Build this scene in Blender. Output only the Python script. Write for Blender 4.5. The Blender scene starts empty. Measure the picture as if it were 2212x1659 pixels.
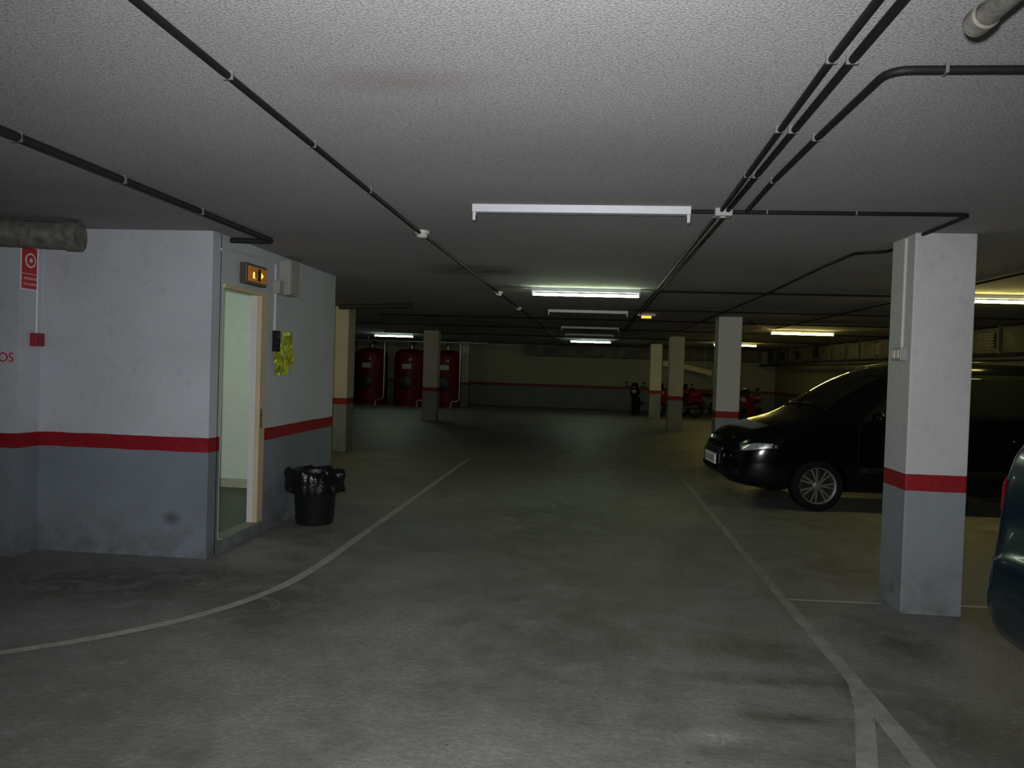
import bpy, math, random
from mathutils import Matrix, Vector, noise
random.seed(4)
scn=bpy.context.scene
COL=scn.collection
try:
    scn.view_settings.view_transform='Standard'
except Exception: pass

# ------------------------------------------------------------------ materials
def nt(name):
    m=bpy.data.materials.new(name); m.use_nodes=True
    n=m.node_tree; b=n.nodes['Principled BSDF']
    return m,n,b
def N(n,t,**k):
    x=n.nodes.new(t)
    for a,v in k.items(): setattr(x,a,v)
    return x
def mat(name,col,rough=.5,metal=0,var=.12,scale=12,bump=0,bscale=60,spec=None,coat=0):
    m,n,b=nt(name)
    b.inputs['Roughness'].default_value=rough; b.inputs['Metallic'].default_value=metal
    if coat: b.inputs['Coat Weight'].default_value=coat; b.inputs['Coat Roughness'].default_value=.05
    if spec is not None: b.inputs['Specular IOR Level'].default_value=spec
    tc=N(n,'ShaderNodeTexCoord'); nz=N(n,'ShaderNodeTexNoise'); nz.inputs['Scale'].default_value=scale; nz.inputs['Detail'].default_value=5
    n.links.new(tc.outputs['Object'],nz.inputs['Vector'])
    cr=N(n,'ShaderNodeValToRGB')
    c=Vector(col)
    cr.color_ramp.elements[0].position=.3; cr.color_ramp.elements[1].position=.7
    cr.color_ramp.elements[0].color=(*(c*(1-var)),1); cr.color_ramp.elements[1].color=(*[min(1,v*(1+var)) for v in c],1)
    n.links.new(nz.outputs['Fac'],cr.inputs['Fac']); n.links.new(cr.outputs['Color'],b.inputs['Base Color'])
    if bump:
        nb=N(n,'ShaderNodeTexNoise'); nb.inputs['Scale'].default_value=bscale; nb.inputs['Detail'].default_value=4
        n.links.new(tc.outputs['Object'],nb.inputs['Vector'])
        bp=N(n,'ShaderNodeBump'); bp.inputs['Strength'].default_value=bump; bp.inputs['Distance'].default_value=.01
        n.links.new(nb.outputs['Fac'],bp.inputs['Height']); n.links.new(bp.outputs['Normal'],b.inputs['Normal'])
    return m
def emis(name,col,st):
    m,n,b=nt(name)
    b.inputs['Base Color'].default_value=(*col,1)
    b.inputs['Emission Color'].default_value=(*col,1); b.inputs['Emission Strength'].default_value=st
    return m
def mth(n,op,a,b=None,c=None):
    x=N(n,'ShaderNodeMath',operation=op)
    for i,v in enumerate((a,b,c)):
        if v is None: continue
        if isinstance(v,(int,float)): x.inputs[i].default_value=v
        else: n.links.new(v,x.inputs[i])
    return x.outputs[0]
def mixc(n,f,a,b,mode='MIX'):
    x=N(n,'ShaderNodeMix',data_type='RGBA',blend_type=mode)
    for k,v in ((0,f),(6,a),(7,b)):
        if isinstance(v,(int,float)): x.inputs[k].default_value=v
        elif isinstance(v,tuple): x.inputs[k].default_value=(*v,1)
        else: n.links.new(v,x.inputs[k])
    return x.outputs[2]
def nzf(n,vec,scale,detail=4,lo=.35,hi=.65,rough=.5,dist=0):
    z=N(n,'ShaderNodeTexNoise'); z.inputs['Scale'].default_value=scale; z.inputs['Detail'].default_value=detail
    z.inputs['Roughness'].default_value=rough; z.inputs['Distortion'].default_value=dist
    n.links.new(vec,z.inputs['Vector'])
    mr=N(n,'ShaderNodeMapRange'); mr.inputs['From Min'].default_value=lo; mr.inputs['From Max'].default_value=hi
    n.links.new(z.outputs['Fac'],mr.inputs['Value'])
    return mr.outputs[0]
def blob(n,pos,cx,cy,rx,ry,soft=.5):
    s=N(n,'ShaderNodeSeparateXYZ'); n.links.new(pos,s.inputs[0])
    a=mth(n,'POWER',mth(n,'ABSOLUTE',mth(n,'DIVIDE',mth(n,'SUBTRACT',s.outputs[0],cx),rx)),2)
    b=mth(n,'POWER',mth(n,'ABSOLUTE',mth(n,'DIVIDE',mth(n,'SUBTRACT',s.outputs[1],cy),ry)),2)
    d=mth(n,'SQRT',mth(n,'ADD',a,b))
    mr=N(n,'ShaderNodeMapRange'); mr.inputs['From Min'].default_value=1; mr.inputs['From Max'].default_value=1-soft
    n.links.new(d,mr.inputs['Value']); return mr.outputs[0]

def wall_mat(name,up,band,low):
    m,n,b=nt(name)
    g=N(n,'ShaderNodeNewGeometry'); P=g.outputs['Position']
    s=N(n,'ShaderNodeSeparateXYZ'); n.links.new(P,s.inputs[0])
    wob=nzf(n,P,5,3,0,1)
    z=mth(n,'ADD',s.outputs[2],mth(n,'MULTIPLY',mth(n,'SUBTRACT',wob,.5),.012))
    f1=mth(n,'GREATER_THAN',z,.815); f2=mth(n,'GREATER_THAN',z,.925)
    d1=nzf(n,P,1.7,6,.3,.7); d2=nzf(n,P,14,5,.55,.75)
    upc=mixc(n,d1,tuple(v*.88 for v in up),up)
    loc=mixc(n,d1,tuple(v*.80 for v in low),low)
    c=mixc(n,f1,loc,band); c=mixc(n,f2,c,upc)
    c=mixc(n,mth(n,'MULTIPLY',d2,.14),c,(.15,.13,.11))
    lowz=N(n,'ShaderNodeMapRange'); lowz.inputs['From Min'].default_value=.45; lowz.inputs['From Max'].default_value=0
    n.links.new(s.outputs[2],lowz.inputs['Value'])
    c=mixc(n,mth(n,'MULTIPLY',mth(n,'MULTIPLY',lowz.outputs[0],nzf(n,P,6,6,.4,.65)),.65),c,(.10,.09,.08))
    sx=mth(n,'DIVIDE',mth(n,'SUBTRACT',s.outputs[0],-3.14),.10); sz=mth(n,'DIVIDE',mth(n,'SUBTRACT',s.outputs[2],.30),.07)
    sy=mth(n,'DIVIDE',mth(n,'SUBTRACT',s.outputs[1],5.66),.05)
    dd=mth(n,'SQRT',mth(n,'ADD',mth(n,'ADD',mth(n,'MULTIPLY',sx,sx),mth(n,'MULTIPLY',sz,sz)),mth(n,'MULTIPLY',sy,sy)))
    mr=N(n,'ShaderNodeMapRange'); mr.inputs['From Min'].default_value=1; mr.inputs['From Max'].default_value=.1
    n.links.new(dd,mr.inputs['Value'])
    c=mixc(n,mth(n,'MULTIPLY',mr.outputs[0],.75),c,(.05,.06,.06))
    n.links.new(c,b.inputs['Base Color']); b.inputs['Roughness'].default_value=.6; b.inputs['Specular IOR Level'].default_value=.3
    bp=N(n,'ShaderNodeBump'); bp.inputs['Strength'].default_value=.25; bp.inputs['Distance'].default_value=.01
    n.links.new(nzf(n,P,35,5,0,1),bp.inputs['Height']); n.links.new(bp.outputs[0],b.inputs['Normal'])
    return m
M={}
M['wall']=wall_mat('wall_paint',(.50,.53,.565),(.25,.008,.015),(.205,.245,.275))
M['pillar']=wall_mat('pillar_paint',(.55,.555,.54),(.26,.008,.014),(.26,.295,.305))
M['pillar_yellow_lit']=wall_mat('pillar_paint_yellow_lit',(.50,.47,.36),(.22,.010,.012),(.22,.225,.20))  # yellow lamp light on the deeper pillars is mixed into this paint colour
M['farwall']=wall_mat('far_wall_paint',(.31,.31,.20),(.15,.025,.015),(.17,.19,.155))

def ceiling_mat():
    m,n,b=nt('popcorn_ceiling')
    g=N(n,'ShaderNodeNewGeometry'); P=g.outputs['Position']
    a=nzf(n,P,.8,5,.3,.7); f=nzf(n,P,130,4,.38,.62,.6)
    v=N(n,'ShaderNodeTexVoronoi'); v.inputs['Scale'].default_value=125; n.links.new(P,v.inputs['Vector'])
    c=mixc(n,a,(.335,.322,.322),(.415,.402,.402))
    c=mixc(n,mth(n,'MULTIPLY',f,.36),c,(.60,.585,.59))
    gap=N(n,'ShaderNodeMapRange'); gap.inputs['From Min'].default_value=.35; gap.inputs['From Max'].default_value=.75
    n.links.new(v.outputs['Distance'],gap.inputs['Value'])
    c=mixc(n,mth(n,'MULTIPLY',gap.outputs[0],.55),c,(.18,.17,.168))
    st=mth(n,'MULTIPLY',blob(n,P,-.68,2.62,.42,.17,.95),.40); c=mixc(n,st,c,(.20,.165,.14))
    st=mth(n,'MULTIPLY',mth(n,'MULTIPLY',blob(n,P,-1.15,7.75,.70,.55,.8),nzf(n,P,3,3,.2,.6)),.97); c=mixc(n,st,c,(.075,.05,.03))
    st=mth(n,'MULTIPLY',mth(n,'MULTIPLY',blob(n,P,-3.8,4.6,1.6,1.3,.9),nzf(n,P,2,4,.3,.65)),.5); c=mixc(n,st,c,(.14,.13,.12))
    n.links.new(c,b.inputs['Base Color']); b.inputs['Roughness'].default_value=.95; b.inputs['Specular IOR Level'].default_value=.15
    h=mth(n,'ADD',mth(n,'MULTIPLY',mth(n,'SUBTRACT',1,v.outputs['Distance']),.6),mth(n,'MULTIPLY',f,.5))
    bp=N(n,'ShaderNodeBump'); bp.inputs['Strength'].default_value=.38; bp.inputs['Distance'].default_value=.005
    n.links.new(h,bp.inputs['Height']); n.links.new(bp.outputs[0],b.inputs['Normal'])
    return m
M['ceiling']=ceiling_mat()
def floor_mat():
    m,n,b=nt('concrete_floor')
    g=N(n,'ShaderNodeNewGeometry'); P=g.outputs['Position']
    a=nzf(n,P,.7,9,.36,.64,.65,.8); f=nzf(n,P,4,9,.38,.62,.72); k=nzf(n,P,32,6,.40,.60,.75)
    c=mixc(n,a,(.155,.153,.128),(.285,.287,.265))
    c=mixc(n,mth(n,'MULTIPLY',f,.5),c,(.37,.378,.362))
    c=mixc(n,mth(n,'MULTIPLY',k,.48),c,(.115,.115,.10))
    for (x,y,rx,ry,s) in ((1.0,4.45,.45,.30,.85),(.95,4.0,.5,.12,.8),(.95,3.58,.42,.08,.75),(1.36,3.85,.12,.34,.85),(1.65,3.55,.35,.5,.65),(1.85,4.7,.3,.6,.7),(2.1,3.3,.4,.4,.65),(.9,3.2,.5,.12,.5),(-3.2,4.9,1.3,.7,.85),(-1.9,4.75,.6,.8,.75),(-2.5,5.3,.7,.3,.6),(.05,4.5,.7,1.6,.5),(-.2,7.8,1.5,3.5,.6),(0,16,2.6,10,.6)):
        st=mth(n,'MULTIPLY',mth(n,'MULTIPLY',blob(n,P,x,y,rx,ry,.8),nzf(n,P,3.6,8,.34,.54,.7,1)),s); c=mixc(n,st,c,(.075,.073,.055))
    st=mth(n,'MULTIPLY',mth(n,'MULTIPLY',blob(n,P,.62,3.35,.19,.12,.9),k),.75); c=mixc(n,st,c,(.5,.5,.47))
    sp=N(n,'ShaderNodeTexVoronoi'); sp.inputs['Scale'].default_value=3.0; n.links.new(P,sp.inputs['Vector'])
    c=mixc(n,mth(n,'MULTIPLY',mth(n,'LESS_THAN',sp.outputs['Distance'],.03),.6),c,(.05,.05,.04))
    n.links.new(c,b.inputs['Base Color']); b.inputs['Specular IOR Level'].default_value=.38
    r=N(n,'ShaderNodeMapRange'); r.inputs['To Min'].default_value=.38; r.inputs['To Max'].default_value=.58
    n.links.new(f,r.inputs['Value']); n.links.new(r.outputs[0],b.inputs['Roughness'])
    bp=N(n,'ShaderNodeBump'); bp.inputs['Strength'].default_value=.4; bp.inputs['Distance'].default_value=.01
    n.links.new(k,bp.inputs['Height']); n.links.new(bp.outputs[0],b.inputs['Normal'])
    return m
M['floor']=floor_mat()
def line_mat(name,col,fade):
    m,n,b=nt(name); g=N(n,'ShaderNodeNewGeometry'); P=g.outputs['Position']
    c=mixc(n,mth(n,'MULTIPLY',nzf(n,P,7,9,.36,.60,.75),fade),col,(.20,.20,.175))
    n.links.new(c,b.inputs['Base Color']); b.inputs['Roughness'].default_value=.55; b.inputs['Specular IOR Level'].default_value=.3; return m
M['line']=line_mat('worn_white_line',(.48,.48,.44),.55)
M['line_faded']=line_mat('faded_line',(.36,.36,.33),.75)
M['cable']=mat('black_conduit',(.008,.009,.009),.6,spec=.25)
M['cable_grey']=mat('grey_conduit',(.014,.017,.018),.6,spec=.3)
M['clip']=mat('clip_grey',(.12,.125,.125),.6)
M['box_grey']=mat('box_grey',(.35,.36,.36),.5)
M['white']=mat('white_enamel',(.52,.54,.56),.4,var=.04)
M['plastic_white']=mat('off_white_plastic',(.56,.55,.47),.45,var=.05)
M['beige']=mat('beige_box',(.31,.31,.27),.5,var=.06)
M['brass']=mat('dark_sign_case',(.07,.055,.035),.45,var=.08)
M['wood']=mat('beige_door_frame',(.58,.46,.30),.45,var=.08,scale=5)
M['metal']=mat('galvanised_steel',(.36,.38,.37),.4,.85,var=.2,scale=4)
M['duct']=mat('dusty_galvanised_duct',(.10,.10,.07),.6,.1,var=.45,scale=3)
M['metal_dark']=mat('dull_duct',(.04,.042,.04),.6,.2,var=.2)
M['pipe_dirty']=mat('dusty_grey_pipe',(.13,.125,.105),.6,0,var=.4,scale=18,bump=.3)
M['latch']=mat('steel_latch',(.4,.36,.28),.3,.9)
M['black']=mat('black_matte',(.008,.008,.008),.6,spec=.2)
M['chrome']=mat('chrome',(.7,.7,.7),.15,1,var=.03)
M['dim_chrome']=mat('dim_chrome',(.12,.12,.12),.3,.6,var=.03)
M['red']=mat('red_tank_enamel',(.105,.004,.006),.5,var=.25,scale=3,spec=.2)
M['red_box']=mat('red_plastic',(.25,.02,.03),.5,var=.05)
M['bike_red']=mat('red_fairing',(.20,.008,.010),.35,var=.1)
M['sign_red']=mat('sign_red',(.48,.02,.025),.4,var=.04)
M['sign_white']=mat('sign_white',(.66,.64,.64),.4,var=.03)
M['label_grey']=mat('pale_tank_label',(.34,.30,.28),.5,var=.05)
M['bag']=mat('black_bin_bag',(.005,.005,.006),.26,bump=.8,bscale=22)
M['bin']=mat('black_bin_plastic',(.008,.008,.009),.45,bump=.1)
M['vanpaint']=mat('black_car_paint',(.0025,.003,.0055),.12,0,var=.1,spec=.36)
M['teal']=mat('dark_blue_green_car_paint',(.0025,.015,.026),.25,.1,var=.08,coat=.25)
M['glass_dark']=mat('dark_car_glass',(.009,.011,.010),.04,0,var=.1,spec=.5)
M['rubber']=mat('tyre_rubber',(.008,.008,.008),.8,bump=.3,spec=.2)
M['alloy']=mat('alloy_wheel',(.22,.215,.185),.45,.5,var=.1)
M['lens']=mat('headlight_lens',(.55,.58,.58),.15,.5,var=.4,scale=30)
M['lens_red']=mat('tail_lamp_red',(.16,.008,.012),.2,var=.1)
M['lens_amber']=mat('indicator_amber',(.10,.05,.02),.25)
M['plate']=mat('number_plate_white',(.9,.9,.88),.4,var=.02)
M['lime']=mat('lime_foil_notice',(.46,.53,.03),.25,.15,var=.5,scale=16,bump=1,bscale=14)
M['cream']=mat('cream_lagging',(.85,.78,.42),.6,var=.1)
M['amber']=emis('amber_sign_light',(.50,.17,.02),.13)
M['amber_hot']=emis('amber_glow',(1,.50,.08),1.5)
M['amber_small']=emis('amber_far_sign',(1,.36,.05),2.0)
M['tube_cool']=emis('tube_cool_green_white',(.80,1,.66),46)
M['tube_far']=emis('tube_far_cool',(.78,1,.76),44)
M['tube_warm']=emis('tube_warm_yellow',(1,.84,.24),60)
M['room_lamp']=emis('stair_lamp',(.84,1,.78),17)
M['inner']=mat('pale_green_plaster',(.70,.77,.68),.7,var=.03)
M['inner_floor']=mat('dark_green_tiles',(.045,.06,.042),.4,var=.25,scale=30)
M['inner_base']=mat('stone_skirting',(.45,.45,.33),.5,var=.1)
M['sill']=mat('sill_concrete',(.25,.24,.20),.6,var=.15)
M['reveal']=mat('white_door_reveal',(.62,.62,.58),.5,var=.04)
M['indicator']=mat('manhole_black',(.010,.010,.010),.5)

# ------------------------------------------------------------------ mesh builder
def frame(d):
    d=d.normalized(); u=d.cross(Vector((0,0,1)))
    if u.length<1e-3: u=Vector((1,0,0))
    u.normalize(); return u,d.cross(u).normalized()
class MB:
    def __init__(s): s.v=[]; s.f=[]
    def add(s,v,f):
        o=len(s.v); s.v+= [Vector(p) for p in v]; s.f+=[tuple(i+o for i in q) for q in f]; return s
    def box(s,c,d,rz=0,rot=None):
        x,y,z=[q/2 for q in d]
        R=rot if rot is not None else Matrix.Rotation(rz,3,'Z')
        v=[Vector(c)+R@Vector((a*x,b*y,e*z)) for a in(-1,1) for b in(-1,1) for e in(-1,1)]
        return s.add(v,[(0,1,3,2),(4,6,7,5),(0,4,5,1),(2,3,7,6),(0,2,6,4),(1,5,7,3)])
    def cyl(s,a,b,r,n=20,r2=None):
        a=Vector(a); b=Vector(b); r2=r if r2 is None else r2; u,w=frame(b-a)
        v=[]
        for c,q in((a,r),(b,r2)):
            for i in range(n):
                t=2*math.pi*i/n; v.append(c+u*math.cos(t)*q+w*math.sin(t)*q)
        f=[(i,(i+1)%n,n+(i+1)%n,n+i) for i in range(n)]
        f+=[tuple(range(n-1,-1,-1)),tuple(range(n,2*n))]
        return s.add(v,f)
    def lathe(s,prof,c=(0,0,0),axis='Z',n=32,cap=True):
        c=Vector(c); v=[]
        for r,h in prof:
            for i in range(n):
                t=2*math.pi*i/n; a,b=r*math.cos(t),r*math.sin(t)
                p={'Z':(a,b,h),'Y':(a,h,b),'X':(h,a,b)}[axis]; v.append(c+Vector(p))
        m=len(prof); f=[]
        for j in range(m-1):
            for i in range(n): f.append((j*n+i,j*n+(i+1)%n,(j+1)*n+(i+1)%n,(j+1)*n+i))
        if cap: f+=[tuple(range(n-1,-1,-1)),tuple(range((m-1)*n,m*n))]
        return s.add(v,f)
    def tube(s,pts,r,n=10):
        pts=[Vector(p) for p in pts]
        d0=(pts[1]-pts[0]).normalized(); u,w=frame(d0); v=[]
        for i,p in enumerate(pts):
            if i==0: d=pts[1]-p
            elif i==len(pts)-1: d=p-pts[i-1]
            else: d=(pts[i+1]-p).normalized()+(p-pts[i-1]).normalized()
            d.normalize(); u=(u-d*u.dot(d)).normalized(); w=d.cross(u)
            for k in range(n):
                t=2*math.pi*k/n; v.append(p+u*math.cos(t)*r+w*math.sin(t)*r)
        f=[]
        for j in range(len(pts)-1):
            for i in range(n): f.append((j*n+i,j*n+(i+1)%n,(j+1)*n+(i+1)%n,(j+1)*n+i))
        f+=[tuple(range(n-1,-1,-1)),tuple(range((len(pts)-1)*n,len(pts)*n))]
        return s.add(v,f)
    def ell(s,c,r,nu=16,nv=10,rot=None):
        c=Vector(c); v=[];f=[]; R=rot if rot is not None else Matrix.Identity(3)
        for j in range(nv+1):
            ph=math.pi*j/nv
            for i in range(nu):
                t=2*math.pi*i/nu
                v.append(c+R@Vector((r[0]*math.sin(ph)*math.cos(t),r[1]*math.sin(ph)*math.sin(t),r[2]*math.cos(ph))))
        for j in range(nv):
            for i in range(nu): f.append((j*nu+i,(j+1)*nu+i,(j+1)*nu+(i+1)%nu,j*nu+(i+1)%nu))
        return s.add(v,f)
    def prism(s,poly,x0,x1,axis='X'):
        n=len(poly); v=[]
        for h in (x0,x1):
            for a,b in poly: v.append({'X':(h,a,b),'Y':(a,h,b),'Z':(a,b,h)}[axis])
        return s.add(v,[(i,(i+1)%n,n+(i+1)%n,n+i) for i in range(n)]+[tuple(range(n-1,-1,-1)),tuple(range(n,2*n))])
    def obj(s,name,m,parent=None,smooth=False,bevel=0,fixn=True):
        me=bpy.data.meshes.new(name); me.from_pydata([tuple(p) for p in s.v],[],s.f); me.update()
        if fixn:
            import bmesh
            bm=bmesh.new(); bm.from_mesh(me); bmesh.ops.remove_doubles(bm,verts=bm.verts,dist=1e-6) if smooth else None
            bmesh.ops.recalc_face_normals(bm,faces=bm.faces); bm.to_mesh(me); bm.free()
        me.materials.append(M[m])
        o=bpy.data.objects.new(name,me); COL.objects.link(o)
        if smooth:
            for p in me.polygons: p.use_smooth=True
            try:
                me.set_sharp_from_angle(angle=math.radians(40))
            except Exception: pass
        if parent: o.parent=parent
        if bevel:
            b=o.modifiers.new('bevel','BEVEL'); b.width=bevel; b.segments=2; b.limit_method='ANGLE'
        return o
def tag(o,label,cat,group=None):
    o['label']=label; o['category']=cat
    if group: o['group']=group
    return o
def thing(name,label,cat,loc=(0,0,0),rz=0,group=None):
    e=bpy.data.objects.new(name,None); e.empty_display_size=.1; COL.objects.link(e); e.location=loc; e.rotation_euler=(0,0,rz)
    return tag(e,label,cat,group)
def struct(o): o['kind']='structure'; return o
def text_mesh(s,size,name,m,parent,matrix,align='CENTER',depth=.0006):
    cu=bpy.data.curves.new(name,'FONT'); cu.body=s; cu.size=size; cu.align_x=align; cu.align_y='CENTER'; cu.extrude=depth
    t=bpy.data.objects.new('tmp_text',cu); COL.objects.link(t)
    dg=bpy.context.evaluated_depsgraph_get(); me=bpy.data.meshes.new_from_object(t.evaluated_get(dg))
    bpy.data.objects.remove(t); me.transform(matrix); me.materials.clear(); me.materials.append(M[m])
    o=bpy.data.objects.new(name,me); COL.objects.link(o)
    if parent: o.parent=parent
    return o
def rounded(pts,r,n=5):
    pts=[Vector(p) for p in pts]; out=[pts[0]]
    for i in range(1,len(pts)-1):
        a,b,c=pts[i-1],pts[i],pts[i+1]; d1=(a-b); d2=(c-b); q=min(r,d1.length*.45,d2.length*.45)
        p1=b+d1.normalized()*q; p2=b+d2.normalized()*q
        for k in range(n+1):
            t=k/n; out.append(p1*(1-t)**2+b*2*t*(1-t)+p2*t*t)
    out.append(pts[-1]); return out

CZ=2.5
# ------------------------------------------------------------------ shell
XL,XR,YB,YF=-9.5,7.3,-6.0,31.4
struct(MB().box(((XL+XR)/2,(YB+YF)/2,-.1),(XR-XL+.6,YF-YB+.6,.2)).obj('floor','floor'))
struct(MB().box(((XL+XR)/2,(YB+YF)/2,CZ+.1),(XR-XL+.6,YF-YB+.6,.2)).obj('ceiling','ceiling'))
struct(MB().box((XL-.1,(YB+YF)/2,CZ/2),(.2,YF-YB,CZ)).obj('wall_left','farwall'))
struct(MB().box((XR+.1,(YB+YF)/2,CZ/2),(.2,YF-YB,CZ)).obj('wall_right','farwall'))
struct(MB().box(((XL+XR)/2,YF+.1,CZ/2),(XR-XL+.4,.2,CZ)).obj('wall_back','farwall'))
struct(MB().box(((XL+XR)/2,YB-.1,CZ/2),(XR-XL+.4,.2,CZ)).obj('wall_front','wall'))
struct(MB().box((-3.60,5.73,CZ/2),(1.48,.14,CZ)).obj('wall_stairwell_front','wall'))
struct(MB().box(((XL-4.24)/2,5.60,CZ/2),(-4.24-XL,.36,CZ)).obj('wall_stairwell_pier','wall'))
X0=-2.86; TH=.07
mb=MB()
mb.box((X0-TH/2,5.815,CZ/2),(TH,.05,CZ))
mb.box((X0-TH/2,6.24,(2.11+CZ)/2),(TH,.80,CZ-2.11))
mb.box((X0-TH/2,(6.64+8.53)/2,CZ/2),(TH,8.53-6.64,CZ))
mb.box((X0-TH/2,6.24,.05),(TH,.80,.10))
struct(mb.obj('wall_stairwell_side','wall'))
struct(MB().box(((XL-2.94)/2,8.46,CZ/2),(-2.94-XL,.14,CZ)).obj('wall_stairwell_rear','wall'))
mb=MB(); mb.box((-3.92,8.36,1.3),(1.96,.04,2.4)); mb.box((-4.9,7.1,1.3),(.04,2.5,2.4)); mb.box((-3.95,5.83,1.3),(1.9,.04,2.4)); mb.box((-3.92,7.1,2.48),(1.96,2.5,.03)); mb.box((-2.94,7.52,1.3),(.015,1.66,2.4))
struct(mb.obj('wall_stairwell_inner','inner'))
struct(MB().box((-3.92,7.1,.05),(1.96,2.5,.10)).obj('floor_stairwell','inner_floor'))
struct(MB().box((-3.92,8.335,.15),(1.9,.015,.10)).obj('baseboard_stairwell','inner_base'))
struct(MB().box((X0-.03,6.24,.107),(.11,.74,.014)).obj('trim_1','sill'))
struct(MB().box((X0-.035,5.848,1.11),(.07,.012,2.0)).obj('trim_2','reveal'))
struct(MB().box((X0-.045,6.535,1.11),(.055,.03,2.0)).obj('trim_3','reveal'))
fr=MB(); fr.box((X0-.0,6.585,1.11),(.035,.12,2.03)); fr.box((X0-.01,6.24,2.105),(.06,.81,.03))
f=struct(fr.obj('door_1','wood',bevel=.003))
MB().box((X0+.020,6.555,1.02),(.006,.03,.16)).obj('latch_plate','latch',parent=f)
MB().box((X0+.024,6.555,1.05),(.004,.014,.03)).obj('latch_hole','black',parent=f)

for i,(x,y,w) in enumerate([(2.09,5.31,.385),(2.13,13.2,.38),(2.12,20.8,.38),(2.08,26.6,.38),(-4.51,13.0,.40),(-4.56,21.2,.40),(-4.98,29.6,.4)]):
    o=MB().box((x+w/2,y+w/2,CZ/2),(w,w,CZ)).obj('pillar','pillar' if i<2 else 'pillar_yellow_lit',bevel=.008)
    tag(o,'square concrete pillar painted white over grey with a red band' if i<2 else 'square concrete pillar with red band, yellow lamp light tinted into its paint','pillar','painted square pillars')

# ------------------------------------------------------------------ lane markings
def strip(name,pts,w,m,label,w2=None,h=.003):
    P=[Vector((x,y,0)) for x,y in pts]; w2=w if w2 is None else w2
    out=[]
    for i in range(len(P)-1):
        a=P[max(i-1,0)];b=P[i];c=P[i+1];d=P[min(i+2,len(P)-1)]
        for k in range(6):
            t=k/6; out.append(.5*((2*b)+(c-a)*t+(2*a-5*b+4*c-d)*t*t+(3*b-3*c+d-a)*t**3))
    out.append(P[-1]); v=[];f=[]
    for i,p in enumerate(out):
        ww=w+(w2-w)*i/(len(out)-1)
        ww*=1+.14*noise.noise(Vector((p.x*3,p.y*3,w*50)))
        d=(out[min(i+1,len(out)-1)]-out[max(i-1,0)]).normalized(); n=Vector((-d.y,d.x,0))*ww/2
        v+=[p+n+Vector((0,0,h)),p-n+Vector((0,0,h))]
        if i: k=2*i; f.append((k-2,k-1,k+1,k))
    o=MB().add(v,f).obj(name,m); return tag(o,label,'floor line','painted parking lines')
strip('lane_marking',[(-3.9,3.05),(-3.4,3.32),(-2.93,3.66),(-2.54,4.02),(-2.23,4.46),(-2.04,5.0),(-1.97,5.62),(-1.96,6.67),(-1.95,8.2),(-1.94,10.35),(-1.92,12.9)],.075,'line','white painted lane line curving round the stairwell corner')
strip('lane_marking',[(1.44,16.8),(1.41,11.2),(1.39,7.9),(1.385,6.16),(1.39,4.95),(1.395,4.28),(1.39,3.86),(1.38,3.2),(1.36,2.2)],.055,'line_faded','faded white lane line along the parking bays',.10)
strip('lane_marking',[(1.385,4.02),(1.32,3.72),(1.23,3.42),(1.14,3.14),(.95,2.5)],.07,'line_faded','faded white line branching off the bay line',.09,h=.004)
strip('bay_marking',[(-2.8,8.33),(-2.4,8.33),(-1.98,8.31)],.045,'line','thin white parking bay divider line')
strip('bay_marking',[(-4.2,10.63),(-3.0,10.72),(-1.98,10.85)],.045,'line','thin white parking bay divider line')
strip('bay_marking',[(1.42,5.49),(1.7,5.50),(2.06,5.52)],.045,'line','white bay divider line at the pillar foot')
strip('bay_marking',[(2.5,5.57),(3.4,5.61),(5.5,5.66)],.045,'line','white bay divider line beyond the pillar')

# ------------------------------------------------------------------ light fittings
def fitting(x,y,lit,mt,label):
    e=thing('fluorescent_fitting',label,'ceiling lamp',(x,y,CZ+.003),group='fluorescent batten fittings')
    L=1.28
    MB().prism([(-.035,0),(.035,0),(.030,-.048),(-.030,-.048)],-L/2,L/2).obj('housing','white',parent=e,bevel=.003)
    for sx in(-1,1):
        mb=MB(); mb.box((sx*(L/2-.012),0,-.068),(.018,.034,.045)); mb.cyl((sx*(L/2-.012)-.009,0,-.078),(sx*(L/2-.012)+.009,0,-.078),.017,14)
        mb.obj('lamp_holder','white',parent=e)
    if lit: MB().cyl((-L/2+.02,0,-.082),(L/2-.02,0,-.082),.016,12).obj('tube',mt,parent=e,smooth=True)
    else:
        for sx in(-.12,.25): MB().cyl((sx*L,0,-.048),(sx*L,0,-.056),.006,8).obj('screw','clip',parent=e)
    return e
un='white fluorescent batten with its tube missing'
fitting(-.08,4.62,0,None,un)
fitting(-.065,9.25,1,'tube_cool','lit fluorescent batten glowing greenish white')
fitting(-.04,12.6,0,None,un); fitting(0,17.4,0,None,un); fitting(0,20.8,0,None,un)
fitting(.04,24.6,1,'tube_far','lit fluorescent batten glowing cool white')
fitting(-6.2,24.3,1,'tube_far','lit fluorescent batten glowing cool white near the red tanks')
fitting(4.37,16.6,1,'tube_warm','lit fluorescent batten glowing warm yellow')
fitting(4.37,24.0,1,'tube_warm','lit fluorescent batten glowing warm yellow')
fitting(4.45,8.95,1,'tube_warm','lit fluorescent batten glowing warm yellow over parked van')
fitting(-6.2,10.9,1,'tube_warm','lit fluorescent batten glowing warm yellow')
e=thing('ceiling_lamp','round opal ceiling lamp lighting the stairwell','ceiling lamp',(-3.9,7.0,2.465))
MB().lathe([(.17,0),(.17,-.03),(.15,-.05)],n=28).obj('lamp_base','white',parent=e)
MB().lathe([(.145,-.05),(.13,-.08),(.08,-.10),(.01,-.105)],n=28).obj('lamp_shade','room_lamp',parent=e,smooth=True)

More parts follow.
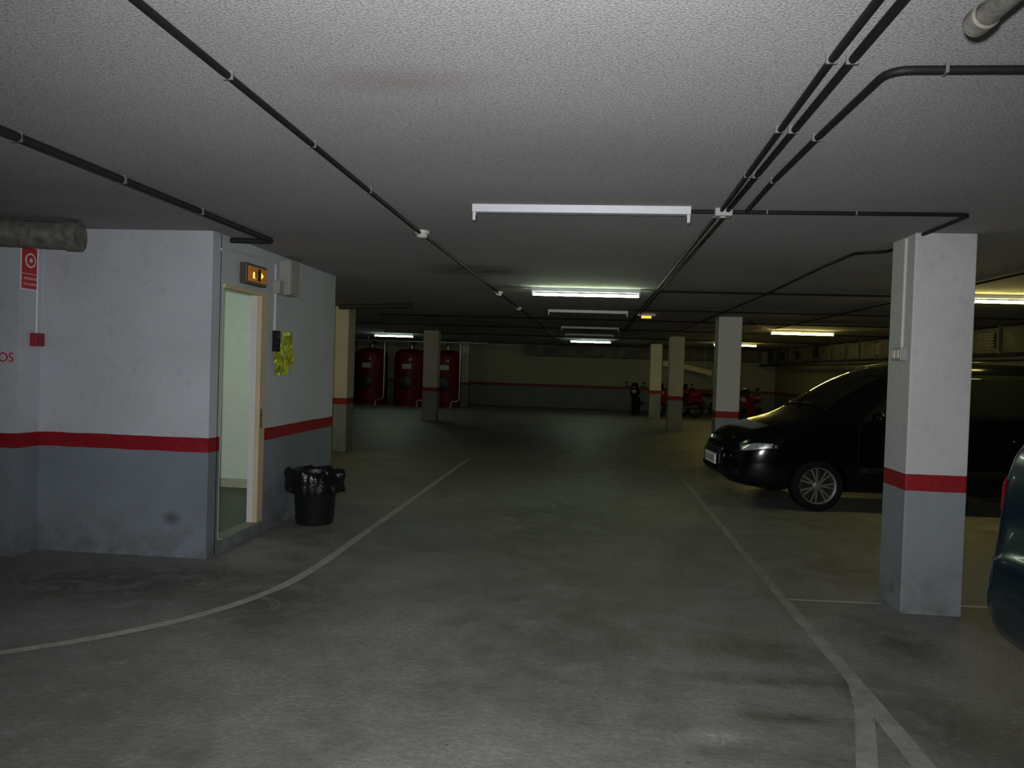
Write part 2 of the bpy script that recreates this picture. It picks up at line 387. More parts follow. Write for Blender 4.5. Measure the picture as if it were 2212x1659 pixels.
e=thing('emergency_exit_sign','small amber illuminated exit sign on the ceiling','exit sign',(.92,13.0,CZ+.002))
MB().box((0,0,-.02),(.30,.06,.04)).obj('sign_body','white',parent=e)
MB().box((0,-.01,-.060),(.16,.03,.04)).obj('sign_face','amber_small',parent=e)
e=thing('emergency_exit_sign','dark emergency exit sign with amber glow above the doorway','exit sign',(X0,6.32,2.245))
MB().box((.029,0,0),(.062,.40,.17)).obj('sign_body','brass',parent=e,bevel=.006)
MB().box((.064,0,0),(.010,.35,.125)).obj('sign_face','amber',parent=e,bevel=.003)
MB().box((.072,-.075,-.01),(.004,.050,.050)).obj('lit_symbol','amber_hot',parent=e)
MB().prism([(.06,-.025),(.10,0),(.06,.025)],.070,.074).obj('lit_arrow','amber_hot',parent=e)
MB().box((.076,-.065,-.005),(.004,.012,.055)).obj('symbol','black',parent=e)
MB().box((.072,.02,0),(.004,.045,.10)).obj('door_symbol','black',parent=e)

# ------------------------------------------------------------------ things on stairwell side wall
e=thing('electrical_box','beige electrical box with conduit on the wall','electrical box',(X0,7.05,2.30))
MB().box((.048,0,0),(.104,.22,.32)).obj('box_body','beige',parent=e,bevel=.006)
MB().box((.103,0,0),(.006,.19,.28)).obj('box_cover','beige',parent=e,bevel=.002)
e=thing('junction_box','grey junction box above a wall conduit','junction box',(X0,6.85,2.20))
MB().box((.028,0,0),(.064,.10,.12)).obj('box_body','beige',parent=e,bevel=.005)
tag(MB().tube(rounded([(X0+.010,6.83,2.14),(X0+.010,6.83,1.80)],.03),.012).obj('wall_conduit','white'),'white conduit running down the wall to the black box','conduit')
tag(MB().tube(rounded([(X0+.008,5.78,2.38),(X0+.008,6.1,2.40),(X0+.008,6.83,2.42),(X0+.008,6.83,2.26)],.06),.009).obj('wall_conduit','white'),'thin white conduit crossing the wall above the doorway','conduit')
e=thing('card_reader','small black intercom box on the wall','intercom',(X0,6.86,1.71))
MB().box((.018,0,0),(.04,.10,.19)).obj('reader_body','black',parent=e,bevel=.006)
MB().box((.040,0,.05),(.004,.07,.05)).obj('reader_panel','indicator',parent=e)
nx,nz_=12,14; v=[];f=[]
for j in range(nz_+1):
    for i in range(nx+1):
        y=-.19+.38*i/nx; z=-.20+.40*j/nz_
        if z< .04 and z>-.1: y*=1.25
        d=.008+.03*abs(noise.noise(Vector((y*14,z*14,1))))
        v.append((d,y,z))
for j in range(nz_):
    for i in range(nx):
        a=j*(nx+1)+i
        if (i<3 and j>9) or (i>8 and j<3 and i<11): continue
        f.append((a,a+1,a+nx+2,a+nx+1))
o=MB().add(v,f).obj('wall_notice','lime'); o.location=(X0,7.06,1.60); tag(o,'crumpled shiny lime green notice on the wall','notice')

PX=-4.24
e=thing('fire_alarm_sign','red and white fire alarm push-button sign','sign',(PX,5.52,2.17))
MB().box((.003,0,0),(.008,.185,.33)).obj('sign_plate','sign_white',parent=e)
R=Matrix.Rotation(math.pi/2,4,'Z')@Matrix.Rotation(math.pi/2,4,'X')
MB().box((.008,0,.058),(.004,.170,.195)).obj('sign_panel','sign_red',parent=e)
MB().lathe([(.056,.010),(.056,.0125)],axis='X',c=(0,0,.060),n=32).obj('sign_disc','sign_white',parent=e)
MB().lathe([(.042,.0125),(.042,.0145)],axis='X',c=(0,0,.060),n=32).obj('sign_ring','sign_red',parent=e)
MB().lathe([(.017,.0145),(.017,.016)],axis='X',c=(0,0,.060),n=24).obj('sign_button','sign_white',parent=e)
MB().box((.008,0,-.099),(.004,.170,.108)).obj('sign_panel','sign_red',parent=e)
text_mesh('PULSADOR',.028,'sign_text','sign_white',e,Matrix.Translation((.0112,0,-.078))@R)
text_mesh('DE ALARMA',.026,'sign_text','sign_white',e,Matrix.Translation((.0112,0,-.120))@R)
e=thing('fire_alarm_button','red square fire alarm call point on the wall','fire alarm',(PX,5.59,1.635))
MB().box((.023,0,0),(.054,.10,.10)).obj('button_box','red_box',parent=e,bevel=.006)
MB().box((.052,0,0),(.005,.05,.045)).obj('button_glass','red_box',parent=e)
tag(MB().tube([(PX+.008,5.60,2.34),(PX+.008,5.60,2.0),(PX+.008,5.60,1.68)],.010).obj('wall_conduit','white'),'thin white conduit dropping to the fire alarm button','conduit')
t=text_mesh('OS',.10,'wall_lettering','sign_red',None,Matrix.Translation((-4.335,5.4195,1.49))@Matrix.Rotation(math.pi/2,4,'X')); tag(t,'end of red painted wall lettering reading OS','lettering')
e=thing('ventilation_pipe','thick dusty grey pipe with capped end under the ceiling','pipe',(-3.70,5.30,2.385))
d=Vector((-1.0,-.22,0)).normalized()
MB().cyl((0,0,0),d*5.0,.100,32).obj('pipe_body','pipe_dirty',parent=e,smooth=True)
MB().cyl(-d*.02,d*.07,.109,32).obj('end_cap','pipe_dirty',parent=e,smooth=True)
MB().box(d*.9+Vector((0,0,.07)),(.03,.03,.11)).obj('hanger','clip',parent=e)
e=thing('drain_pipe','short grey drain pipe with capped end under the ceiling','pipe',(.850,1.88,2.350))
MB().cyl((0,0,0),(.10,-3.5,0),.025,28).obj('pipe_body','pipe_dirty',parent=e,smooth=True)
MB().lathe([(.0,-.012),(.018,-.012),(.020,.0),(.029,.0),(.031,-.01),(.031,-.05),(.026,-.055)][::-1],axis='Y',n=28,cap=False).obj('end_cap','pipe_dirty',parent=e,smooth=True)
MB().box((.014,-.5,.087),(.02,.02,.130)).obj('hanger','clip',parent=e)
tag(MB().tube([(-4.13,12.57,2.46),(-2.79,12.02,2.46)],.045,14).obj('ceiling_duct','metal_dark'),'short dark duct under the ceiling','duct')

# ------------------------------------------------------------------ cables
def cable(pts,r,label,clips=(),m='cable',rr=.12):
    z=CZ-r-.004
    P=[(p[0],p[1],p[2] if len(p)>2 else z) for p in pts]
    o=MB().tube(rounded(P,rr),r,10).obj('ceiling_cable',m,smooth=True); tag(o,label,'cable')
    for (x,y,ax) in clips:
        s=(r*2.7,.010,r*2.5) if ax=='y' else (.010,r*2.7,r*2.5)
        MB().box((x,y,z+r*.25),s).obj('cable_clip','clip',parent=o,bevel=.002)
    return o
bl='black conduit clipped along the ceiling'
cable([(-1.235,-5.9),(-1.235,5.5)],.013,bl,[(-1.235,2.52,'y'),(-1.235,3.32,'y'),(-1.235,4.2,'y')])
cable([(-1.235,5.56),(-1.17,9.83)],.011,bl)
cable([(-1.17,9.9),(-1.0,20.9),(-.98,31)],.011,bl)
cable([(.68,-5.9),(.69,2.4),(.735,4.6)],.012,bl,[(.69,2.42,'y'),(.70,3.1,'y'),(.72,3.8,'y')])
cable([(.745,-5.9),(.75,2.4),(.770,4.6)],.013,bl,[(.75,2.42,'y'),(.752,3.1,'y'),(.76,3.8,'y')])
cable([(.735,4.70),(.80,24),(.80,31)],.011,bl,[(.74,5.6,'y'),(.75,7,'y')])
cable([(.785,4.70),(.86,24),(.86,31)],.011,bl)
cable([(4.9,2.53),(1.05,2.50),(.885,2.50),(.87,3.2),(.865,3.96),(.88,4.62)],.013,bl,[(1.05,2.50,'x'),(.868,3.2,'y'),(.865,3.9,'y')],rr=.10)
cable([(.57,4.66),(2.13,4.66),(2.13,5.28),(2.13,5.30)],.011,'black conduit turning from the lamp to the pillar',[(1.0,4.66,'x'),(1.5,4.66,'x')],rr=.07)
cable([(2.20,5.72),(2.17,6.05),(1.98,6.12),(1.97,6.9),(2.03,9.3),(2.02,15.4),(2.02,30)],.011,bl,rr=.2)
cable([(.80,9.28),(6.6,9.18)],.011,bl)
cable([(.60,12.15),(6.6,12.05)],.011,bl)
cable([(-4,14.6),(6.6,14.6)],.014,bl)
cable([(-6,17.9),(6.6,17.9)],.015,bl)
cable([(-6,22.4),(6.6,22.4)],.017,bl)
cable([(3.69,5.0),(3.69,16.0)],.010,bl)
cable([(3.9,16.8),(2.55,13.6)],.010,bl)
cable([(-2.53,-5.9),(-2.52,5.97),(-2.93,5.94),(-2.97,5.94)],.021,'thick black conduit bending toward the stairwell wall',[(-2.53,3.2,'y'),(-2.52,3.96,'y'),(-2.52,4.8,'y')],m='cable_grey',rr=.06)
e=thing('junction_box','small grey ceiling junction box where cables meet','junction box',(.75,4.66,CZ+.003))
MB().box((0,0,-.024),(.10,.09,.048)).obj('box_body','box_grey',parent=e,bevel=.006)
MB().lathe([(.018,-.044),(.018,-.052)],n=16).obj('box_lid','plastic_white',parent=e)
for x,y,r in((-1.225,5.53,.052),(-1.17,9.86,.052),(-1.13,12.3,.05)):
    e=thing('smoke_detector','round white smoke detector on the ceiling','smoke detector',(x,y,CZ+.002),group='ceiling smoke detectors')
    MB().lathe([(r,0),(r,-.018),(r*.92,-.024)],n=28).obj('detector_base','plastic_white',parent=e,smooth=True)
    MB().lathe([(r*.72,-.024),(r*.78,-.040),(r*.6,-.052),(r*.2,-.055)],n=28).obj('detector_head','plastic_white',parent=e,smooth=True)
tag(MB().tube([(2.082,5.44,2.48),(2.082,5.44,1.75)],.010).obj('wall_conduit','plastic_white'),'white conduit running down the pillar side','conduit')
e=thing('light_switch','beige surface-mounted double switch on the pillar','light switch',(2.09,5.46,1.71))
MB().box((-.018,0,0),(.044,.16,.085)).obj('switch_box','beige',parent=e,bevel=.005)
for q in(-.035,.035): MB().box((-.043,q,0),(.008,.05,.055)).obj('rocker','plastic_white',parent=e,bevel=.002)

# ------------------------------------------------------------------ ducts
def duct_run(p0,p1,side,label,seg=1.1,h=.42,d=.42,vents=()):
    p0=Vector(p0); p1=Vector(p1); L=(p1-p0).length; n=int(L/seg); u=(p1-p0)/L; w=Vector(side)
    e=thing('air_duct',label,'air duct',tuple(p0))
    for i in range(n):
        a=u*(i*L/n+.01); b=u*((i+1)*L/n-.01); z0,z1=-h/2,h/2
        A=[a+Vector((0,0,z0)),b+Vector((0,0,z0)),b+Vector((0,0,z1)),a+Vector((0,0,z1))]
        B=[q+w*d for q in A]; c=(A[0]+A[2])/2-w*.03
        cb=(A[0]+A[1]+B[0]+B[1])/4-Vector((0,0,.025))
        v=A+B+[c,cb]
        f=[(0,1,8),(1,2,8),(2,3,8),(3,0,8),(4,5,6,7),(1,5,6,2),(0,3,7,4),(3,2,6,7),(0,1,9),(1,5,9),(5,4,9),(4,0,9)]
        mb=MB().add(v,f)
        mb.box(b+w*(d/2-.01)+u*.01,tuple(abs(u[k])*.03+abs(w[k])*(d+.05)+(h+.05 if k==2 else 0) for k in range(3)))
        mb.obj('duct_section','duct',parent=e)
    for t in vents:
        c=u*t-w*.035; mb=MB()
        for k in range(5): mb.box(c+Vector((0,0,-.10+.05*k)),tuple(abs(u[j])*.5+abs(w[j])*.03+(.012 if j==2 else 0) for j in range(3)))
        mb.box(c+w*.02,tuple(abs(u[j])*.56+abs(w[j])*.02+(.27 if j==2 else 0) for j in range(3)))
        mb.obj('vent_grille','indicator',parent=e)
    return e
duct_run((-2.5,30.85,2.27),(6.6,30.85,2.27),(0,1,0),'long galvanised air duct with creased panels below the ceiling',vents=(1.0,4.2,7.6),h=.40,d=.45)
duct_run((6.75,8.0,2.25),(6.75,30.3,2.25),(1,0,0),'long galvanised air duct with creased panels along a wall',vents=(3,6,8,11,13.5,16,18,20),d=.45)
tag(MB().tube([(6.55,8.0,1.93),(6.55,30.6,1.93)],.05,12).obj('wall_pipe','metal_dark',smooth=True),'dark pipe running beneath the air duct','pipe')
e=thing('lagged_pipe','cream lagged pipe slanting along the wall','pipe',(2.85,30.45,1.90))
MB().tube([(0,0,0),(.5,0,-.05),(1.1,0,-.16),(1.85,0,-.33)],.12,20).obj('pipe_body','cream',parent=e,smooth=True)
for t in(.15,.85): MB().cyl((1.85*t,0,-.33*t+.09),(1.85*t,0,.60),.012,8).obj('hanger_rod','metal',parent=e)

# ------------------------------------------------------------------ red tanks
def tank(x,y,r):
    e=thing('pressure_tank','tall red steel tank with domed top and black manhole','tank',(x,y,0),group='red steel tanks')
    prof=[(r*.97,0),(r*.97,.12),(r*.99,.16),(r,.22),(r,1.80),(r*.97,1.92),(r*.88,2.02),(r*.65,2.09),(r*.25,2.13),(.02,2.14)]
    MB().lathe(prof,n=40).obj('tank_body','red',parent=e,smooth=True)
    MB().lathe([(.26,0),(.26,-.05),(.22,-.08),(.05,-.09)],c=(-.05,-r+.02,.88),axis='Y',n=28).obj('manhole','indicator',parent=e,smooth=True)
    for k in range(10):
        t=k*math.pi/5
        MB().cyl((-.05+.235*math.cos(t),-r-.025,.88+.235*math.sin(t)),(-.05+.235*math.cos(t),-r-.05,.88+.235*math.sin(t)),.016,6).obj('bolt','metal_dark',parent=e)
    MB().box((-.02,-r-.008,1.47),(.34,.03,.18)).obj('label_plate','label_grey',parent=e)
    MB().lathe([(.05,.02),(.05,-.02)],c=(.1,-r,1.72),axis='Y',n=16).obj('gauge','label_grey',parent=e)
    MB().tube(rounded([(0,0,2.10),(0,0,2.33),(.0,.6,2.33)],.1),.05,14).obj('outlet_pipe','metal',parent=e,smooth=True)
    MB().cyl((.0,0,2.10),(.0,0,2.16),.09,16).obj('flange','metal',parent=e)
for x,y,r in((-8.15,28.75,.60),(-6.60,28.6,.62),(-5.22,28.6,.52)): tank(x,y,r)
for x in(-7.42,-5.88,-4.62):
    tag(MB().tube(rounded([(x-.55,27.8,2.38),(x,27.8,2.38),(x,27.8,.25),(x-.3,27.8,.25),(x-.3,27.8,.0)],.12),.035,12).obj('steel_pipe','metal',smooth=True),'silver steel pipe dropping beside a red tank','pipe','tank pipework')
hp=tag(MB().tube([(-9.49,27.7,2.38),(-3.6,27.7,2.38)],.04,12).obj('steel_pipe','metal',smooth=True),'silver steel header pipe above the red tanks','pipe','tank pipework')
for x in(-8,-6,-4): MB().cyl((x,27.7,2.40),(x,27.7,2.502),.012,8).obj('hanger_rod','metal',parent=hp)

# ------------------------------------------------------------------ trash bin
e=thing('trash_bin','black plastic bin lined with a black bag by the wall','trash bin',(-2.55,7.17,0))
MB().lathe([(.0,.01),(.165,.0),(.175,.02),(.205,.44),(.222,.46),(.222,.485),(.20,.485),(.195,.44),(.165,.05),(.0,.045)],n=40,cap=False).obj('bin_body','bin',parent=e,smooth=True)
mb=MB(); n=72; prof=[(.185,.30),(.20,.42),(.212,.49),(.235,.512),(.262,.49),(.270,.44),(.262,.39),(.268,.345),(.255,.31)]
v=[];f=[]
for j,(r,h) in enumerate(prof):
    for i in range(n):
        t=2*math.pi*i/n
        a=noise.noise(Vector((math.cos(t)*3,math.sin(t)*3,h*6+j*.3)))
        b=noise.noise(Vector((math.cos(t)*9,math.sin(t)*9,h*9)))
        k=(j/len(prof)); rr=r+(a*.030+b*.022)*(.3+k); hh=h+(a*.03+b*.02)*(1 if j>1 else .3)+(-.05*max(0,a) if j>6 else 0)
        v.append((max(min(rr,.30)*math.cos(t),-.298),rr*math.sin(t),hh))
for j in range(len(prof)-1):
    for i in range(n): f.append((j*n+i,j*n+(i+1)%n,(j+1)*n+(i+1)%n,(j+1)*n+i))
f.append(tuple(range(n)))
mb.add(v,f); mb.obj('bin_bag','bag',parent=e,smooth=True,fixn=False)

# ------------------------------------------------------------------ cars
def pch(tab,x):
    n=len(tab)
    if x<=tab[0][0]: return tab[0][1]
    if x>=tab[-1][0]: return tab[-1][1]
    D=[(tab[i+1][1]-tab[i][1])/(tab[i+1][0]-tab[i][0]) for i in range(n-1)]
    def m(i):
        if i==0: return D[0]
        if i==n-1: return D[-1]
        if D[i-1]*D[i]<=0: return 0
        return 2*D[i-1]*D[i]/(D[i-1]+D[i])
    for i in range(n-1):
        if x<=tab[i+1][0]:
            h=tab[i+1][0]-tab[i][0]; t=(x-tab[i][0])/h; a,b=tab[i][1],tab[i+1][1]
            return a*(2*t**3-3*t*t+1)+m(i)*h*(t**3-2*t*t+t)+b*(-2*t**3+3*t*t)+m(i+1)*h*(t**3-t*t)
class Car:
    def __init__(s,**k): s.__dict__.update(k)
    def ctrl(s,x):
        w=pch(s.w,x); zb=pch(s.zb,x); zt=pch(s.zt,x); zs=min(pch(s.zs,x),zt-.10); wr=w*pch(s.wr,x)
        zs=max(zs,zb+.12)
        return [(0,zb),(.8*w,zb),(.95*w,zb+.05),(.995*w,zb+.35*(zs-zb)),(w,zb+.65*(zs-zb)),(.975*w,zs),((.965*w+wr)/2,(zs+zt-.07)/2+.005),(wr,zt-.07),(wr*.80,zt-.022),(0,zt)]
    def S(s,x,t):
        c=s.ctrl(x); i=min(int(t),8); f=t-i
        P=[c[max(i-1,0)],c[i],c[i+1],c[min(i+2,9)]]
        if i==0: P[0]=(-c[1][0],c[1][1])
        if i==8: P[3]=(-c[8][0],c[8][1])
        r=[]
        for k in(0,1):
            a,b,d,e=[p[k] for p in P]; r.append(.5*(2*b+(d-a)*f+(2*a-5*b+4*d-e)*f*f+(3*b-3*d+e-a)*f**3))
        return Vector((x,max(r[0],0),r[1]))
    def tz(s,x,z):
        lo,hi=2.,7.
        for _ in range(24):
            m=(lo+hi)/2
            if s.S(x,m).z<z: lo=m
            else: hi=m
        return lo
    def Sn(s,x,t,side,off):
        p=s.S(x,t); e=1e-3
        x2=min(x+e,s.L); x1=max(x-e,0)
        dx=s.S(x2,t)-s.S(x1,t); t2=min(t+.02,9); t1=max(t-.02,0); dt=s.S(x,t2)-s.S(x,t1)
        n=dx.cross(dt)
        if n.length<1e-9: n=Vector((0,0,1))
        n.normalize()
        c=Vector((s.L/2,0,.7))
        if n.dot(p-c)<0: n=-n
        q=p+n*off; return Vector((q.x,q.y*side,q.z))
    def body(s,parent,m):
        xs=[]; 
        for k in range(14): xs.append(.35*(k/14)**1.6)
        nmid=52
        for k in range(nmid+1): xs.append(.35+(s.L-.7)*k/nmid)
        for k in range(13,-1,-1): xs.append(s.L-.35*(k/14)**1.6)
        ts=[i*.25 for i in range(37)]
        v=[];f=[];n=72
        for x in xs:
            h=[s.S(x,t) for t in ts]
            v+=h+[Vector((p.x,-p.y,p.z)) for p in h[-2:0:-1]]
        for j in range(len(xs)-1):
            for i in range(n): f.append((j*n+i,j*n+(i+1)%n,(j+1)*n+(i+1)%n,(j+1)*n+i))
        f+=[tuple(range(n-1,-1,-1)),tuple(range((len(xs)-1)*n,len(xs)*n))]
        o=MB().add(v,f).obj('body',m,smooth=False)
        cut=[]
        for wx in s.wheels:
            for sd in(-1,1):
                c=MB().cyl((wx,sd*(s.W/2-.30),s.wrad),(wx,sd*(s.W/2+.2),s.wrad),s.wrad+.045,40).obj('cut','black')
                md=o.modifiers.new('b','BOOLEAN'); md.object=c; md.operation='DIFFERENCE'; md.solver='EXACT'; cut.append(c)
        dg=bpy.context.evaluated_depsgraph_get(); dg.update()
        me=bpy.data.meshes.new_from_object(o.evaluated_get(dg)); o.modifiers.clear(); o.data=me
        for c in cut: bpy.data.objects.remove(c)
        for p in me.polygons: p.use_smooth=True
        try: me.set_sharp_from_angle(angle=math.radians(38))
        except Exception: pass
        o.parent=parent; return o
    def patch(s,name,m,parent,xa,xb,tlo,thi,side,off=.006,nx=16,nt_=8,zmode=False):
        v=[];f=[]
        for i in range(nx+1):
            q=i/nx; x=xa+(xb-xa)*q
            a=tlo(q) if callable(tlo) else tlo; b=thi(q) if callable(thi) else thi
            if zmode: a=s.tz(x,a); b=s.tz(x,b)
            for j in range(nt_+1):
                t=a+(b-a)*j/nt_; v.append(s.Sn(x,t,side,off))
        for i in range(nx):
            for j in range(nt_):
                k=i*(nt_+1)+j; f.append((k,k+1,k+nt_+2,k+nt_+1))
        o=MB().add(v,f).obj(name,m,parent=parent,smooth=True)
        md=o.modifiers.new('s','SOLIDIFY'); md.thickness=.008; md.offset=0
        return o
    def cross(s,name,m,parent,xa,xb,td,off=.006,nx=16,ny=20):
        v=[];f=[]
        for i in range(nx+1):
            x=xa+(xb-xa)*i/nx
            for j in range(ny+1):
                q=-1+2*j/ny; v.append(s.Sn(x,9-abs(q)*td,1 if q>=0 else -1,off))
        for i in range(nx):
            for j in range(ny):
                k=i*(ny+1)+j; f.append((k,k+1,k+ny+2,k+ny+1))
        o=MB().add(v,f).obj(name,m,parent=parent,smooth=True)
        md=o.modifiers.new('s','SOLIDIFY'); md.thickness=.008; md.offset=0
        return o
def wheel(parent,x,sd,W,r,spokes=7):
    e=bpy.data.objects.new('wheel',None); COL.objects.link(e); e.parent=parent; e.location=(x,sd*(W/2-.115),r); e.rotation_euler=(0,0,0 if sd<0 else math.pi)
    ri=r*.70
    MB().lathe([(ri,-.085),(ri+.01,-.098),(r*.86,-.104),(r-.012,-.092),(r,-.07),(r,.07),(r-.012,.092),(r*.86,.104),(ri,.09)],axis='Y',n=48,cap=False).obj('tire','rubber',parent=e,smooth=True)
    mb=MB(); mb.lathe([(ri-.005,-.09),(ri+.004,-.093),(ri+.003,-.08),(ri-.014,-.07),(ri-.018,.08)],axis='Y',n=48,cap=False)
    mb.lathe([(.0,-.083),(.03,-.083),(.052,-.076),(.056,-.05),(.056,-.02)],axis='Y',n=28,cap=False)
    for k in range(spokes):
        a=2*math.pi*k/spokes
        for da in(-.15,.15):
            p0=Vector((.045*math.cos(a+da*.6),-.068,.045*math.sin(a+da*.6))); p1=Vector(((ri-.01)*math.cos(a+da),-.075,(ri-.01)*math.sin(a+da)))
            R=Matrix.Rotation(-math.atan2(p1.z-p0.z,p1.x-p0.x),3,'Y'); mb.box((p0+p1)/2,((p1-p0).length,.02,.019),rot=R)
    mb.obj('rim','alloy',parent=e,smooth=False)
    MB().lathe([(0,-.01),(ri-.03,-.01),(ri-.03,.02),(0,.02)],axis='Y',n=32,cap=False).obj('brake_disc','indicator',parent=e)
    return e

V=Car(L=4.65,W=1.82,wrad=.295,wheels=(1.00,3.82),
 zt=[(0,.60),(.03,.70),(.10,.79),(.25,.88),(.5,.97),(.85,1.07),(1.05,1.16),(1.3,1.32),(1.7,1.55),(2.05,1.69),(2.5,1.76),(3.3,1.77),(4.1,1.73),(4.35,1.62),(4.5,1.30),(4.6,1.0),(4.65,.75)],
 zb=[(0,.34),(.1,.27),(.5,.22),(4.2,.24),(4.55,.32),(4.65,.42)],
 w=[(0,.52),(.03,.60),(.1,.70),(.25,.80),(.5,.865),(.9,.90),(1.6,.91),(3.6,.91),(4.2,.88),(4.5,.80),(4.65,.66)],
 zs=[(0,.55),(.3,.72),(.7,.86),(1.2,.97),(2,1.0),(4.3,1.04),(4.65,.65)],
 wr=[(0,.80),(.6,.86),(1.0,.86),(1.4,.80),(2.0,.76),(3.6,.77),(4.3,.80),(4.65,.85)])
e=thing('van','black people carrier parked behind the pillar','car',(1.60,10.0,0),rz=math.radians(4))
V.body(e,'vanpaint')
V.cross('windshield','glass_dark',e,1.10,2.02,1.35)
for sd in(-1,1):
    V.patch('side_window','glass_dark',e,1.50,2.42,5.25,lambda q:min(6.7,5.5+q*2.6),sd)
    V.patch('side_window','glass_dark',e,2.50,3.38,5.25,6.7,sd)
    V.patch('side_window','glass_dark',e,3.46,4.20,5.25,6.7,sd)
    V.patch('headlight','lens',e,.16,.48,lambda q:.655+.05*q,lambda q:.705+.028*math.sin(q*2.6)+.035*q,sd,off=.010,zmode=True)
    V.patch('indicator_lamp','lens_amber',e,.50,.54,lambda q:.705,lambda q:.745,sd,off=.008,nx=3,zmode=True)
    V.patch('side_moulding','black',e,1.45,3.40,.46,.52,sd,off=.014,zmode=True)
    V.patch('tail_lamp','lens_red',e,4.35,4.55,.75,1.0,sd,off=.006,zmode=True)
    V.patch('roof_rail','chrome',e,2.0,4.1,7.55,7.62,sd,off=.03)
    mb=MB(); mb.ell((1.60,sd*1.02,1.10),(.07,.11,.075)); mb.tube([(1.62,sd*.86,1.03),(1.60,sd*1.0,1.07)],.02,8); mb.obj('wing_mirror','vanpaint',parent=e,smooth=True)
    for hx in(2.30,3.25): MB().box((hx,sd*.915,.88),(.16,.03,.03)).obj('door_handle','vanpaint',parent=e,bevel=.008)
    for dx in(1.43,2.46,3.42):
        V.patch('door_seam','black',e,dx,dx+.008,.32,1.0,sd,off=.001,nx=1,zmode=True)
    for wx in V.wheels: wheel(e,wx,sd,V.W,V.wrad)
    V.patch('fog_lamp','black',e,.06,.14,.37,.43,sd,off=.006,nx=4,zmode=True)
for k in range(3): MB().box((-.008,0,.575+.03*k),(.02,.74-.06*k,.010)).obj('grille_bar','dim_chrome',parent=e)
MB().box((-.012,0,.40),(.03,.86,.05)).obj('lower_grille','black',parent=e,bevel=.006)
MB().box((-.030,0,.50),(.020,.52,.125)).obj('license_plate','plate',parent=e,bevel=.003)
for k,yy in enumerate((-.18,-.09,.0,.09,.18)): MB().box((-.042,yy,.50),(.003,.02,.07)).obj('plate_character','black',parent=e)
for w_ in(-1,1): MB().tube([(1.06,w_*.25-.1,1.185),(1.32,w_*.25+.18,1.36)],.008,6).obj('wiper','black',parent=e)

T=Car(L=3.95,W=1.66,wrad=.28,wheels=(.75,3.22),
 zt=[(0,.58),(.04,.70),(.2,.80),(.5,.88),(.95,.97),(1.3,1.18),(1.7,1.38),(2.2,1.44),(3.0,1.45),(3.50,1.42),(3.72,1.36),(3.82,1.27),(3.86,1.16),(3.88,1.0),(3.89,.86),(3.90,.78),(3.925,.75),(3.94,.70),(3.95,.62)],
 zb=[(0,.32),(.1,.24),(.5,.20),(3.5,.22),(3.75,.27),(3.88,.33),(3.95,.45)],
 w=[(0,.5),(.05,.62),(.2,.74),(.6,.81),(1.6,.83),(3.2,.83),(3.6,.82),(3.78,.80),(3.88,.76),(3.92,.72),(3.95,.65)],
 zs=[(0,.5),(.4,.74),(1.2,.90),(3.3,.95),(3.75,.97),(3.88,.70),(3.95,.54)],
 wr=[(0,.82),(.8,.86),(1.3,.80),(2,.76),(3.3,.78),(3.75,.86),(3.95,.92)])
e=thing('hatchback','dark blue-green hatchback parked with its rear toward the lane','car',(1.945+3.95,3.28,0),rz=math.pi)
T.body(e,'teal')
T.cross('rear_window','glass_dark',e,3.60,3.82,1.25)
T.cross('windshield','glass_dark',e,1.02,1.68,1.3)
for sd in(-1,1):
    T.patch('side_window','glass_dark',e,1.4,2.35,5.2,lambda q:min(6.7,5.6+q*3),sd)
    T.patch('side_window','glass_dark',e,2.43,3.3,5.2,6.7,sd)
    T.patch('tail_lamp','lens_red',e,3.74,3.865,lambda q:.92,lambda q:1.18-.12*q,sd,off=.008,nx=8,zmode=True)
    for wx in T.wheels: wheel(e,wx,sd,T.W,T.wrad,5)
MB().box((3.953,0,.55),(.010,1.0,.05)).obj('bumper_strip','teal',parent=e,bevel=.004)
MB().box((3.905,0,.88),(.02,.5,.11)).obj('license_plate','plate',parent=e)

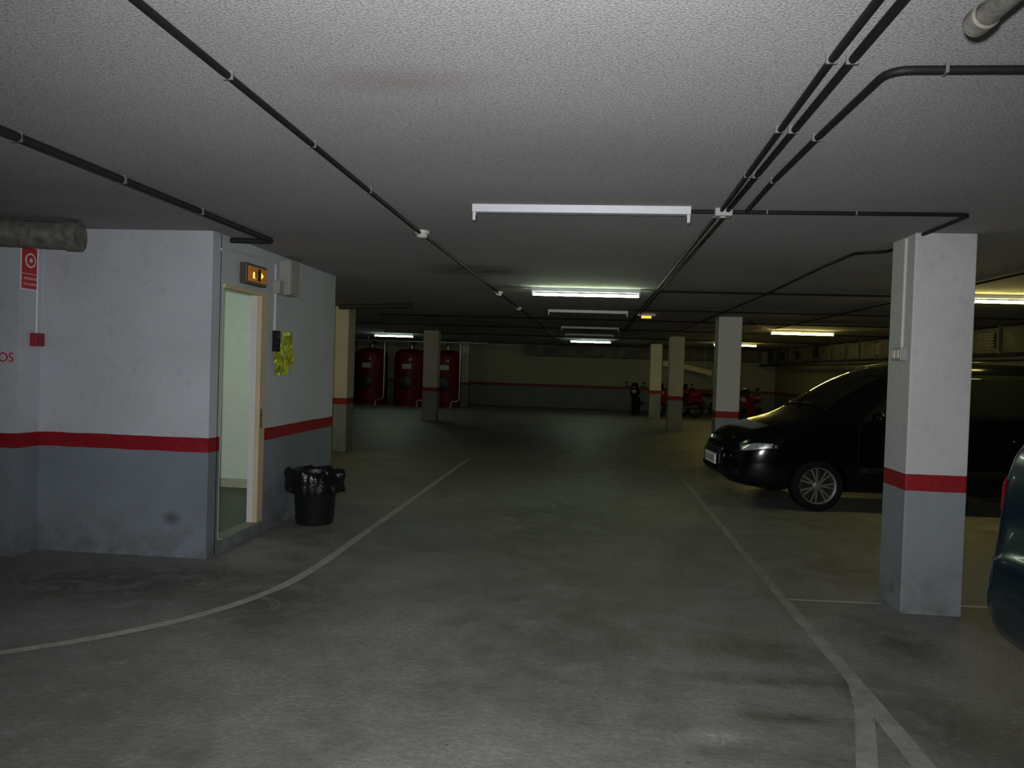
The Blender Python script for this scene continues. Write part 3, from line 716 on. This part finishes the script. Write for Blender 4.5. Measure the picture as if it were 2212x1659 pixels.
# ------------------------------------------------------------------ motorcycles
def moto(x,y,rz,paint,label,sc=1):
    e=thing('motorcycle',label,'motorcycle',(x,y,0),rz=rz,group='parked motorcycles')
    for wx in(-.66,.68):
        w=bpy.data.objects.new('wheel',None); COL.objects.link(w); w.parent=e; w.location=(wx,0,.30)
        MB().lathe([(.20,-.04),(.235,-.055),(.28,-.045),(.30,0),(.28,.045),(.235,.055),(.20,.04)],axis='Y',n=32,cap=False).obj('tire','rubber',parent=w,smooth=True)
        mb=MB().lathe([(.20,-.03),(.19,0),(.20,.03)],axis='Y',n=32,cap=False); mb.cyl((0,-.06,0),(0,.06,0),.035,14)
        for k in range(6):
            a=k*math.pi/3; mb.cyl((0,0,0),(.2*math.cos(a),0,.2*math.sin(a)),.012,6)
        mb.obj('rim','metal_dark',parent=w)
    mb=MB()
    for s in(-.09,.09): mb.tube([(-.66,s,.30),(-.44,s,.92)],.022,8)
    mb.obj('front_fork','metal_dark',parent=e)
    mb=MB(); mb.tube([(-.40,-.34,1.02),(-.46,-.16,.98),(-.46,.16,.98),(-.40,.34,1.02)],.015,8); mb.cyl((-.40,-.36,1.02),(-.41,-.26,1.01),.022,8); mb.cyl((-.40,.36,1.02),(-.41,.26,1.01),.022,8); mb.obj('handlebar','black',parent=e)
    mb=MB(); mb.ell((-.12,0,.80),(.30,.15,.15)); mb.ell((-.52,0,.80),(.20,.17,.20)); mb.ell((-.15,0,.52),(.36,.17,.20)); mb.ell((.55,0,.80),(.30,.10,.08),rot=Matrix.Rotation(-.25,3,'Y')); mb.obj('fairing',paint,parent=e,smooth=True)
    MB().ell((.25,0,.80),(.36,.13,.065)).obj('seat','black',parent=e,smooth=True)
    mb=MB(); mb.box((.02,0,.42),(.42,.26,.26)); mb.cyl((.1,-.16,.34),(.75,-.16,.42),.045,12); mb.obj('engine','metal_dark',parent=e,bevel=.02)
    MB().ell((-.56,0,1.04),(.06,.13,.14),rot=Matrix.Rotation(.5,3,'Y')).obj('windscreen','glass_dark',parent=e,smooth=True)
    MB().ell((-.71,0,.84),(.05,.09,.07)).obj('headlight','label_grey',parent=e,smooth=True)
    mb=MB(); mb.tube([(.45,.08,.45),(.68,.08,.30)],.02,8); mb.tube([(.45,-.08,.45),(.68,-.08,.30)],.02,8); mb.obj('swing_arm','metal_dark',parent=e)
    MB().cyl((.1,.12,.3),(.16,.24,.0),.012,8).obj('kickstand','black',parent=e)
    for s in(-.3,.3): mb=MB(); mb.tube([(-.44,s*.7,.99),(-.46,s,1.13)],.008,6); mb.ell((-.46,s*1.05,1.15),(.02,.06,.035)); mb.obj('mirror','black',parent=e)
moto(4.75,23.2,math.radians(60),'bike_red','red sports motorcycle parked by the wall')
moto(3.95,28.2,math.radians(20),'bike_red','red motorcycle parked low by a pillar')
moto(3.05,27.2,math.radians(12),'bike_red','red motorcycle parked low by a pillar')
moto(1.75,28.4,math.radians(80),'vanpaint','black motorcycle parked by the far wall')

# ------------------------------------------------------------------ camera + flash
cam=bpy.data.cameras.new('camera'); co=bpy.data.objects.new('camera',cam); COL.objects.link(co)
cam.sensor_width=36; cam.sensor_fit='HORIZONTAL'; cam.lens=1680/2212*36; cam.clip_start=.05
R=Matrix.Rotation(.0973,3,'Z')@Matrix.Rotation(math.pi/2-.0207,3,'X')@Matrix.Rotation(math.radians(1.83),3,'Z')
co.matrix_world=Matrix.Translation((0,0,1.535))@R.to_4x4()
scn.camera=co
l=bpy.data.lights.new('camera_flash','SPOT'); l.energy=640; l.color=(.97,.975,1.0); l.spot_size=math.radians(108); l.spot_blend=1; l.shadow_soft_size=.02
lo=bpy.data.objects.new('camera_flash',l); COL.objects.link(lo)
lo.matrix_world=Matrix.Translation((-.03,-.02,1.60))@R.to_4x4()
w=bpy.data.worlds.new('world'); scn.world=w; w.use_nodes=True; w.node_tree.nodes['Background'].inputs[0].default_value=(.02,.022,.025,1); w.node_tree.nodes['Background'].inputs[1].default_value=.5
